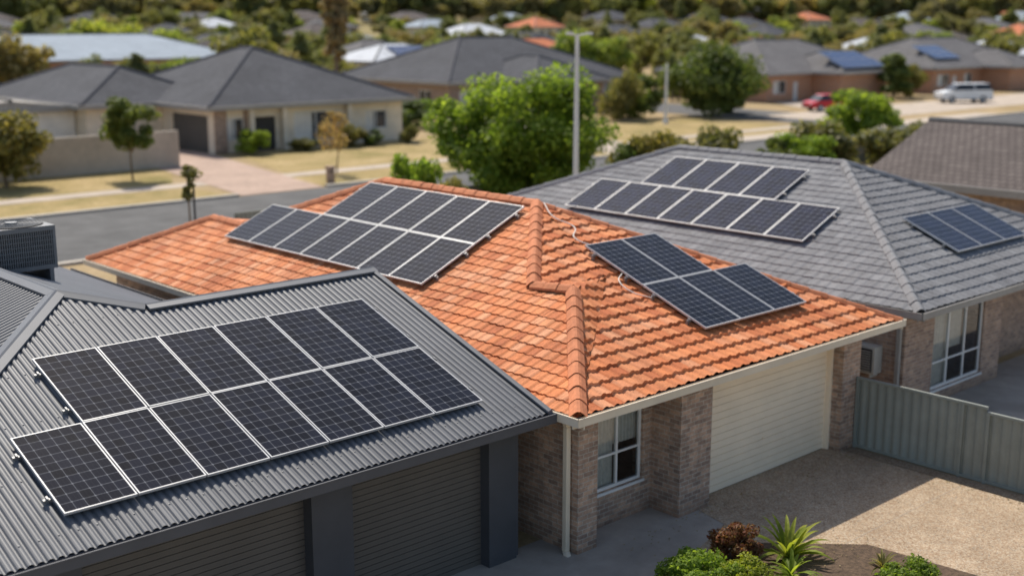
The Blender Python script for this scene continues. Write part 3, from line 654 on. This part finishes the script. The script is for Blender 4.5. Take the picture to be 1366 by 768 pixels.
array('solar_panel_array','S',(150.5,82.0,3.3+.42*2+.1),.42,[(0,0,6),(0,1,6)],1.1,2.0,.15,'solarblue',rail=False)
array('solar_panel_array','S',(118,153.5,3.2+.36*1.5+.1),.36,[(0,0,8),(0,1,8)],1.1,2.0,.15,'solarblue',rail=False)
hz=math.radians(47.3); Fx,Fy=math.cos(hz),math.sin(hz); Rx,Ry=Fy,-Fx
def W(fwd,lat): return (Fx*fwd+Rx*lat,Fy*fwd+Ry*lat)
def hillz(D): return max(0.,(D-290)*.05)
BL=[(77,175,25,18),(237,193,13,11),(252,187,13,11),(121,159,12,10),(161,88,20,15),(130,92,18,16),(90,101,19,16),(51,88,17,20),(32,91,10,9)]
rs=random.Random(21); k=0
for D in (225,262,300,340,380,425,470):
    lat=-.46*D+rs.uniform(0,15)
    while lat<.46*D:
        x,y=W(D+rs.uniform(-8,8),lat); wd=rs.uniform(14,20); dp=rs.uniform(11,15)
        if all(abs(x+wd/2-c[0])>c[2]+9 or abs(y+dp/2-c[1])>c[3]+7 for c in BL):
            nm,wl,tl=rs.choice([('grey_roof_house','creamwall','grey'),('grey_roof_house','brickred','char'),('white_roof_house','whitewall','white'),('terracotta_roof_house','creamwall','terra'),('brown_roof_house','brickred','brown'),('pale_roof_house','creamwall','blue'),('grey_roof_house','brick2','grey')])
            if k%5==4: nm,wl,tl=('grey_roof_house','creamwall','char')
            bhouse(nm,[(x,x+wd,y,y+dp)],MT[wl],TILE[tl],capg,3.1,.42,swin=[(x+2,x+4.5,.9,2.3,0),(x+wd-5,x+wd-2,.9,2.3,0)],sdoors=[(x+wd*.45,x+wd*.45+1.1,0,2.2,'room')],lift=hillz(D)); BL.append((x+wd/2,y+dp/2,wd/2-2,dp/2-2)); k+=1
        lat+=rs.uniform(26,44)

# ================================================================== ground, roads
sheet('ground',[(-1500,-1500),(1800,-1500),(1800,1800),(-1500,1800)],0,MT['ground'])
def strip(name,x0,x1,y0,y1,z,mat): return sheet(name,[(x0,y0),(x1,y0),(x1,y1),(x0,y1)],z,mat)
strip('road',-60,400,45.3,57.2,.004,MT['asphalt'])
sheet('side_road',[(95,57.2),(106,57.2),(112,140),(101,140)],.008,MT['asphalt'])
b=MB()
b.box(-60,400,44.95,45.3,-.1,.12)
for (a,c) in ((-60,33.2),(38.8,63),(68,94.5),(106.5,400)): b.box(a,c,57.2,57.6,-.1,.12)
b.done('kerb',[MT['kerb']],None,.02)
sheet('verge_grass',[(-60,57.6),(33,57.6),(33,62.4),(-60,62.4)],.012,MT['grass'])
sheet('verge_grass',[(39,57.6),(95,57.6),(95,62.4),(39,62.4)],.012,MT['grass'])
sheet('lawn',[(10,64.2),(33,64.2),(40,78),(10,78)],.012,MT['grass'])
sheet('lawn',[(40.5,64.2),(93,64.2),(93,76.5),(44,76.5)],.012,MT['grass'])
sheet('footpath',[(-60,62.5),(94,62.5),(94,64.1),(-60,64.1)],.02,MT['concrete'])
sheet('house_driveway',[(33.4,57.3),(38.6,57.3),(42.8,77.5),(42.8,84),(37.5,84),(36.0,72)],.026,MT['pavers'])
sheet('house_driveway',[(63,57.3),(67.8,57.3),(82,93),(77,93)],.026,MT['concrete'])
sheet('house_driveway',[(106,66),(125,68),(128,84),(118,84)],.026,MT['concrete'])
sheet('footpath_near',[(20,41.5),(200,41.5),(200,43.0),(20,43.0)],.014,MT['concrete'])
sheet('pavement',[(66,57.6),(120,57.6),(120,60.5),(66,60.5)],.03,MT['concrete'])
sheet('pavement',[(100,64),(220,62),(220,74),(100,73)],.016,MT['concrete'])
strip('backyard_paving',2,30,31.2,37,.004,MT['concrete'])
sheet('driveway',[(17.45,13.98),(22.25,13.98),(22.25,4),(13.3,4),(13.9,9.5),(15.6,12.4),(17.2,12.9)],.012,MT['agg'])
strip('side_path',2,17.6,4,14.7,.006,MT['path'])
b=MB()
for yy in (10.9,7.6): b.box(13,22.2,yy-.005,yy+.005,.0125,.0140)
b.done('driveway_joints',[MT['path']])
strip('pebble_strip',22.25,22.58,3,13.6,.02,MT['pebble'])
strip('neighbour_yard',22.8,45,2,14.6,.008,MT['path'])
strip('gravel_side',22.8,25.3,14.6,31,.008,MT['pebble'])
sheet('garden_bed',[(13.2,9.2),(18.6,8.2),(18.3,10.6),(17.0,11.9),(15.3,12.3),(13.7,12.1)],.03,MT['soil'])
gl=np.random.default_rng(5); v=[];f=[]
for i in range(520):
    t=gl.random()
    if t<.4: x=22.2-abs(gl.normal())*.25; y=gl.uniform(5,13.4)
    elif t<.75: x=gl.uniform(14.8,18.6); y=12.1-(x-15)*.45+gl.normal()*.35
    else: x=gl.uniform(15,22); y=13.6-abs(gl.normal())*.35
    a=gl.uniform(0,6.28); s=gl.uniform(.012,.03); c_,s_=math.cos(a)*s,math.sin(a)*s; z=.045 if (13.2<x<18.5 and y<12) else .026; q=len(v)
    v+=[(x-c_,y-s_,z),(x+s_*.5,y-c_*.5,z+.008),(x+c_,y+s_,z),(x-s_*.5,y+c_*.5,z+.01)]; f.append((q,q+1,q+2,q+3))
mobj('fallen_leaves',v,f,MT['leafD'])

def ribfence(name,x,ya,yb,z,mat,h2=None,axis='y',posts=2.4):
    L=abs(yb-ya); n=int(L/.05); v=[];f=[]; pr=[0,.0,1,1]
    for i in range(n+1):
        t=ya+(yb-ya)*i/n; o=.028*pr[i%4]
        p=(x-o,t) if axis=='y' else (t,x-o)
        v+=[(p[0],p[1],.04),(p[0],p[1],z)]
    for i in range(n): f.append((2*i,2*i+2,2*i+3,2*i+1))
    r=empty(name,(x,ya,0) if axis=='y' else (ya,x,0))
    a=mobj('sheets',v,f,mat); b=MB(); k=int(L/posts)
    sg=1 if yb>ya else -1
    for i in range(k+1):
        t=ya+sg*i*posts
        if axis=='y': b.box(x-.05,x+.03,t-.03,t+.03,0,z+.02)
        else: b.box(t-.03,t+.03,x-.05,x+.03,0,z+.02)
    lo,hi=min(ya,yb),max(ya,yb)
    for (z0,z1) in ((z-.03,z+.025),(.02,.08)):
        if axis=='y': b.box(x-.045,x+.02,lo,hi,z0,z1)
        else: b.box(lo,hi,x-.045,x+.02,z0,z1)
    c=b.done('posts_rails',[mat])
    for o in (a,c): o.parent=r; o.matrix_parent_inverse=Matrix.Translation(-r.location)
    return r
ribfence('steel_fence',22.68,13.6,10.7,1.56,MT['fence'])
ribfence('steel_fence',22.68,10.66,3.5,1.46,MT['fence'])
box('boundary_wall',26,37.6,72,72.25,0,2.3,MT['wallbeige'],None,.02)
ribfence('steel_fence',43.5,25,90,1.5,MT['fence'],axis='x')

# ================================================================== vegetation
def treemesh(name,seed,rx,z0,z1,mat,trunk_h,n_cl=40,leaves=120,leaf=.2,shape='round',clr=.34,trunk_r=.15):
    g=np.random.default_rng(seed); rz=(z1-z0)/2; zc_=(z0+z1)/2
    pts=g.normal(size=(n_cl,3)); pts/=np.linalg.norm(pts,axis=1)[:,None]; rad=g.uniform(.25,.86,(n_cl,1))**.6
    cen=pts*rad*np.array([rx,rx,rz])*g.uniform(.82,1.08,(n_cl,1))
    if shape=='cone': cen[:,:2]*=(1-.75*(cen[:,2:3]+rz)/(2*rz))*1.3
    if shape=='column': cen[:,:2]*=.8
    cen[:,2]+=zc_
    cr=clr*rx*g.uniform(.65,1.25,n_cl)
    if shape in('column','cone'): cr=np.minimum(cr*1.1,rx*.6)
    n=n_cl*leaves
    d=g.normal(size=(n,3)); d/=np.linalg.norm(d,axis=1)[:,None]; rr=g.uniform(.1,1,(n,1))**.45
    ci=np.repeat(np.arange(n_cl),leaves)
    p=cen[ci]+d*rr*cr[ci][:,None]*np.array([1,1,.72])
    p[:,2]=np.maximum(p[:,2],z0*.6+.03)
    nr=d*.8+g.normal(size=(n,3))*.6+np.array([0,0,.35]); nr/=np.linalg.norm(nr,axis=1)[:,None]
    t=np.cross(nr,g.normal(size=(n,3))); t/=np.linalg.norm(t,axis=1)[:,None]; bt=np.cross(nr,t)
    s=leaf*g.uniform(.55,1.3,(n,1))
    V=np.stack([p-t*s,p+bt*s*.55,p+t*s,p-bt*s*.55],1).reshape(-1,3)
    F=np.arange(4*n).reshape(-1,4)
    b=MB()
    b.cyl((0,0,-.1),(g.normal()*.1,g.normal()*.1,trunk_h),trunk_r,trunk_r*.7,8)
    top=Vector((0,0,trunk_h))
    for i in g.choice(n_cl,min(n_cl,9),replace=False):
        c=Vector(cen[i]); mid=top.lerp(c,.5)+Vector((0,0,-.05*rx)); b.cyl(top,mid,trunk_r*.5,trunk_r*.3,5); b.cyl(mid,c,trunk_r*.3,trunk_r*.1,5)
    nb=len(b.v)
    verts=[tuple(q) for q in b.v]+V.tolist(); faces=b.f+(F+nb).tolist()
    me=bpy.data.meshes.new(name); me.from_pydata(verts,[],faces); me.materials.append(MT['bark']); me.materials.append(mat)
    mi=np.ones(len(faces),dtype=np.int32); mi[:len(b.f)]=0; me.polygons.foreach_set('material_index',mi)
    return me
def put(name,me,loc,s=1,rot=0,parent=None):
    o=bpy.data.objects.new(name,me); o.location=loc; o.rotation_euler=(0,0,rot); o.scale=(s,s,s) if not isinstance(s,tuple) else s; C.objects.link(o)
    if parent: o.parent=parent
    return o
put('street_tree',treemesh('street_tree',1,4.3,.5,6.9,MT['leafA'],2.2,110,330,.13,clr=.24,trunk_r=.2),(41.0,43.6,0),(1.08,1.08,1.02))
put('young_tree',treemesh('young_tree',2,1.65,1.3,5.0,MT['leafB'],1.6,26,160,.16,clr=.36,trunk_r=.07),(32.2,67.5,0))
put('large_shrub',treemesh('large_shrub',3,2.6,.1,4.7,MT['leafC'],1.5,34,170,.18,trunk_r=.1),(25.6,69.3,0))
put('round_tree',treemesh('round_tree',4,4.6,.5,6.9,MT['leafB'],1.5,60,190,.24,trunk_r=.2),(96.9,76.1,0))
sm=treemesh('shrub',5,1.8,.0,2.6,MT['leafB'],.6,22,130,.15,trunk_r=.06)
sa=treemesh('shrub_a',6,1.8,.0,2.6,MT['leafA'],.6,26,150,.14,trunk_r=.06)
so=treemesh('shrub_o',7,1.9,.0,2.8,MT['leafC'],.6,24,150,.14,trunk_r=.06)
put('garden_shrub',sa,(84.5,51.8,0),(1.7,1.7,1.5))
put('garden_shrub',so,(67.9,42.8,0),(1.6,1.5,1.25)); put('garden_shrub',so,(70.5,40.5,0),(1.3,1.3,1.2),2); put('garden_shrub',so,(74,42,0),(1.4,1.3,1.0),1); put('garden_shrub',sa,(63.5,42.8,0),(1.1,1.1,.95),1)
put('garden_shrub',so,(51.4,44.0,0),(1.3,1.3,1.35),1); put('garden_shrub',so,(54.5,44.0,0),(1.2,1.2,1.35),3); put('garden_shrub',sm,(48.5,43.4,0),(1.2,1.2,1.1),3)
put('garden_shrub',sa,(33.2,42.2,0),(.7,.7,1.3),1); put('garden_shrub',so,(35,42.6,0),(.7,.7,.9),2); put('garden_shrub',sm,(61,43.5,0),(.9,.9,.95),2)
put('round_shrub',sa,(44.9,75.0,0),(.65,.65,.68),1); put('round_shrub',sm,(66,86,0),(1.7,1.7,1.0),1); put('round_shrub',sa,(69,88,0),(1.3,1.3,.9),2)
put('round_shrub',so,(53,75.0,0),(.6,.6,.7),1); put('round_shrub',sm,(55,75.2,0),(.8,.5,.5),1); put('round_shrub',so,(49,74.9,0),(.6,.6,.4),1); put('round_shrub',so,(58,74.5,0),(.45,.45,.6),2)
put('garden_shrub',sm,(90,80,0),(1.6,1.6,1.7),1); put('garden_shrub',so,(86.5,79,0),(1.2,1.2,1.9),2); put('garden_shrub',sm,(101.5,78,0),(1.3,1.3,1.3),3)
put('garden_shrub',so,(141,80.2,0),(1.3,1.3,1.6),1)
put('cypress_tree',treemesh('cypress',8,1.7,.3,5.8,MT['leafB'],1,26,140,.22,'cone',trunk_r=.12),(135.2,79.0,0),(1.4,1.4,1.05))
put('bare_sapling',treemesh('bare_sapling',9,1.3,1.2,3.9,MT['leafD'],1.5,16,45,.11,trunk_r=.05,clr=.4),(42.7,62.0,0))
st=empty('staked_sapling',(23.4,44.2,0)); o=put('sapling',treemesh('sapl',10,.42,1.9,3.9,MT['leafC'],3.2,12,45,.1,trunk_r=.045,clr=.5),(0,0,0),1,0,st)
b=MB(); b.cyl((.2,0,0),(.2,0,2.7),.045); b.box(-.04,.2,.02,.05,2.2,2.26); b.done('stakes',[MT['dark']],st)
put('green_shrub',treemesh('green_shrub',21,.62,.0,.62,MT['leafA'],.2,40,230,.028,trunk_r=.015,clr=.28),(14.75,11.55,0.02),(1.25,1.0,1))
put('green_shrub',treemesh('green_shrub2',22,.5,.0,.5,MT['leafY'],.2,30,210,.028,trunk_r=.015,clr=.3),(15.25,11.0,0.02),(1.1,1,1))
put('bronze_shrub',treemesh('bronze_shrub',23,.45,.0,.72,MT['leafR'],.25,30,190,.032,trunk_r=.015,clr=.32),(15.95,11.75,0.02),(1.15,1,1))
put('green_shrub',treemesh('green_shrub3',24,.5,.0,.5,MT['leafA'],.2,30,190,.032,trunk_r=.015,clr=.3),(17.35,9.3,0.02),(1.2,1,.9))
def strap(name,loc,n,L,w,mat,seed,up=.9):
    g=random.Random(seed); v=[];f=[]
    for i in range(n):
        a=g.uniform(0,6.283); el=g.uniform(.35,1.25); l=L*g.uniform(.65,1.1); K=7; px,py=math.cos(a),math.sin(a); b=len(v); r=0;h=.03
        for k in range(K+1):
            t=k/K; ww=w*(math.sin(math.pi*min(1,.18+t*.82))**.7)*.5*(1 if k<K else .05)
            e=el-1.1*t*t*(1.3-el*.6)
            if k: r+=l/K*math.cos(e); h+=l/K*math.sin(e)
            cx,cy_=px*r,py*r
            v+=[(cx-py*ww,cy_+px*ww,h+ww*.35),(cx,cy_,h),(cx+py*ww,cy_-px*ww,h+ww*.35)]
            if k: 
                q=b+3*(k-1); f+=[(q,q+1,q+4,q+3),(q+1,q+2,q+5,q+4)]
    o=mobj(name,v,f,mat); o.location=loc; return o
strap('agave_plant',(16.75,11.2,.02),38,.85,.10,MT['leafY'],5)
strap('agave_plant',(16.2,10.75,.02),26,.6,.07,MT['leafA'],6)
strap('agave_plant',(17.6,9.9,.02),20,.4,.05,MT['leafC'],8)
far=[treemesh('far_a',31,4.2,1.2,9.5,MT['farA'],3,40,90,.42,trunk_r=.3),treemesh('far_b',32,4.8,1.5,8.5,MT['farB'],3,40,90,.45,trunk_r=.3),
     treemesh('far_c',33,3.8,1.0,8.0,MT['farC'],3,36,80,.4,trunk_r=.3),treemesh('far_d',34,3.2,1.0,11.5,MT['farA'],3,40,80,.4,'cone',trunk_r=.3),treemesh('far_e',35,4.5,1.5,9.0,MT['farC'],3,36,80,.42,trunk_r=.3)]
dt=empty('distant_trees')
def blocked(x,y): return any(abs(x-c[0])<c[2] and abs(y-c[1])<c[3] for c in BL)
for i in range(800):
    D=random.choice([random.uniform(140,290),random.uniform(240,440)]); lat=random.uniform(-.5,.5)*D
    x,y=W(D,lat)
    if blocked(x,y) : continue
    if D<250 and random.random()<.5: continue
    k=random.choices([0,1,2,3,4],[5,5,1.8,2,.9])[0]; s=random.uniform(.5,.85)*(1.0 if D>230 else .7)
    put('tree',far[k],(x,y,hillz(D)-.2),(s*random.uniform(.85,1.3),s*random.uniform(.85,1.3),s*random.uniform(.8,1.1)),random.uniform(0,6),dt)
for i in range(650):
    D=random.uniform(450,640); lat=random.uniform(-.48,.48)*D; x,y=W(D,lat); k=random.choices([0,1,3,2],[5,6,2,.8])[0]; s=random.uniform(1.0,1.7)
    put('tree',far[k],(x,y,hillz(D)-.8),s,random.uniform(0,6),dt)
v=[];f=[]; nr,nc=14,40
for i in range(nr):
    D=290+i*60
    for j in range(nc):
        x,y=W(D,(-1+2*j/(nc-1))*D*.9); v.append((x,y,hillz(D)-.1 if i else -.6))
for i in range(nr-1):
    for j in range(nc-1): q=i*nc+j; f.append((q,q+1,q+nc+1,q+nc))
mobj('hill',v,f,MT['forest'],smooth=True)
put('tall_palm_tree',treemesh('palm',41,2.0,3.0,16.5,MT['leafD'],6,50,130,.3,'column',trunk_r=.35),(*W(150,-21.0),0),(1,1,1))
for (fwd,px,s,k) in ((150,20,.9,1),(165,60,.8,0),(150,330,.9,0),(160,365,.8,1),(170,400,.7,3),(130,480,.45,2),(175,600,.8,0),(180,640,.9,1),(185,690,.7,0),(175,770,.9,4),(180,815,.9,2),(200,850,.8,0),(170,1050,.8,0),(180,1090,.9,2),(165,1140,.9,2),(200,1180,.8,0),(185,1230,.7,1),(190,1330,.8,0),(225,130,1.1,4),(230,170,1.0,4),(220,100,1.0,2),(225,230,.9,4),(228,200,.9,2),(175,1010,.8,1),(170,950,.7,1)):
    x,y=W(fwd,(px-683)/1660*fwd)
    if not blocked(x,y): put('tree',far[k],(x,y,0),s,fwd,dt)

# ================================================================== street furniture, vehicles
def lamp(name,loc,h,r=.09,arm=True):
    b=MB(); b.cyl((0,0,0),(0,0,.35),r*2,r*2,12); b.cyl((0,0,.35),(0,0,h),r*1.2,r*.75,12)
    if arm:
        b.cyl((0,0,h-.05),(.3,-.3,h+.02),.04,.04,8); b.cyl((0,0,h-.05),(-.3,.3,h+.02),.04,.04,8)
        b.obox((.15,-.38,h-.02),(.22,-.2,0),(.12,.14,0),(0,0,.11)); b.obox((-.45,.22,h-.02),(.22,-.2,0),(.12,.14,0),(0,0,.11))
    o=b.done(name,[MT['pole']]); o.location=loc; return o
lamp('street_lamp',(38.4,37.5,0),8.5,.11); lamp('street_lamp',(86.3,73.0,0),5.4,.13,False)
MT['tail']=plain('tail_light',(.4,.02,.02),.3)
def car(name,loc,rot,col,kind='sedan'):
    paint=plain('car_paint_'+col[0],col[1],.3,.02); r=empty(name,loc); r.rotation_euler=(0,0,rot)
    if kind=='sedan':
        L,Wd=4.6,1.8; low=[(-2.3,.35),(-2.28,.75),(-1.75,.92),(-1.2,.95),(1.05,.98),(2.05,.88),(2.3,.65),(2.3,.35)]; cab=[(-1.65,.93),(-1.05,1.42),(.35,1.46),(1.15,.96)]
    else:
        L,Wd=4.9,1.85; low=[(-2.4,.38),(-2.42,.95),(-1.7,1.1),(-1.3,1.18),(2.3,1.22),(2.42,.9),(2.42,.38)]; cab=[(-1.5,1.15),(-.85,1.75),(2.1,1.78),(2.35,1.18)]
    def ext(prof,w0,w1,zc0,zc1,mi,b):
        n=len(prof); s=len(b.v)
        for sg in (-1,1):
            for x,z in prof:
                t=(z-zc0)/(zc1-zc0); b.v.append((x,sg*(w0+(w1-w0)*t)/2,z))
        b.f.append(tuple(s+i for i in range(n))); b.f.append(tuple(s+n+i for i in range(n-1,-1,-1))); b.m+=[mi,mi]
        for i in range(n): j=(i+1)%n; b.f.append((s+i,s+n+i,s+n+j,s+j)); b.m.append(mi)
    b=MB(); zt=max(z for x,z in cab); zb=cab[0][1]
    ext(low,Wd,Wd*.97,.35,1.1,0,b); ext(cab,Wd*.93,Wd*.72,zb,zt,1,b)
    rf=[(cab[1][0]-.02,zt-.05),(cab[1][0]+.08,zt+.012),(cab[2][0]-.05,zt+.03),(cab[2][0]+.03,zt-.05)]; ext(rf,Wd*.75,Wd*.72,zt-.05,zt+.03,0,b)
    for sg in (-1,1):
        xm=(cab[1][0]+cab[2][0])/2
        b.obox((xm-.04,sg*Wd*.468-.01,zb),(.08,0,0),(0,.02,0),(0,-sg*Wd*.095,zt-zb-.03),0)
        for wx in (-L*.31,L*.30):
            b.cyl((wx,sg*(Wd/2-.2),.33),(wx,sg*(Wd/2+.01),.33),.33,n=20,mi=2); b.cyl((wx,sg*(Wd/2),.33),(wx,sg*(Wd/2+.02),.33),.19,n=14,mi=3)
        b.box(-L/2-.015,-L/2+.05,sg*Wd*.33-.18,sg*Wd*.33+.18,.6,.74,3); b.box(L/2-.05,L/2+.015,sg*Wd*.36-.14,sg*Wd*.36+.14,.65,.8,4)
    b.box(-L/2-.02,L/2+.02,-Wd/2+.05,Wd/2-.05,.3,.42,2)
    o=b.done('body',[paint,MT['bgglass'],MT['black'],MT['alu'],MT['tail']],r,.05); return r
car('red_car',(111.7,72.4,.02),math.radians(-25),('red',(.60,.02,.03))).scale=(1.15,1.15,1.15)
car('white_car',(134.7,69.6,.02),math.radians(-35),('white',(.85,.85,.83)),'wagon').scale=(1.25,1.25,1.2)
for i,(x,y) in enumerate(((39.8,58.4),(61.5,58.6))):
    b=MB(); b.box(-.2,.2,-.15,.15,0,.9); b.box(-.25,.25,-.2,.2,.9,1.0); b.box(-.14,.14,-.156,-.151,.68,.74,1); o=b.done('letterbox',[MT['brick'],MT['black']]); o.location=(x,y,0)

# ================================================================== light, camera
el=math.radians(52); azs=math.radians(71)
sv=Vector((math.cos(el)*math.cos(azs),math.cos(el)*math.sin(azs),math.sin(el)))
ld=bpy.data.lights.new('sun','SUN'); ld.energy=5.0; ld.angle=math.radians(.53); ld.color=(1,.93,.82)
lo=bpy.data.objects.new('sun',ld); lo.rotation_euler=sv.to_track_quat('Z','Y').to_euler(); lo.location=(0,0,60); C.objects.link(lo)
w=bpy.data.worlds.new('World'); bpy.context.scene.world=w; w.use_nodes=True; nt=w.node_tree
bg=nt.nodes['Background']; sk=nt.nodes.new('ShaderNodeTexSky'); sk.sky_type='NISHITA'; sk.sun_disc=False; sk.sun_elevation=el; sk.sun_rotation=math.pi/2-azs; sk.air_density=1; sk.dust_density=1.6; sk.ozone_density=.4
nt.links.new(sk.outputs[0],bg.inputs[0]); bg.inputs[1].default_value=.15
cd=bpy.data.cameras.new('camera'); cd.sensor_width=36; cd.lens=36*1640/1366; cd.clip_end=3000; cd.clip_start=.1
cd.dof.use_dof=True; cd.dof.focus_distance=18.5; cd.dof.aperture_fstop=.48
co=bpy.data.objects.new('camera',cd); co.location=(0,0,9); co.rotation_euler=(math.pi/2-math.atan(354/1640),0,math.radians(47.3-90)); C.objects.link(co)
sc=bpy.context.scene; sc.camera=co
sc.view_settings.view_transform='Standard'; sc.view_settings.look='None'; sc.view_settings.exposure=0
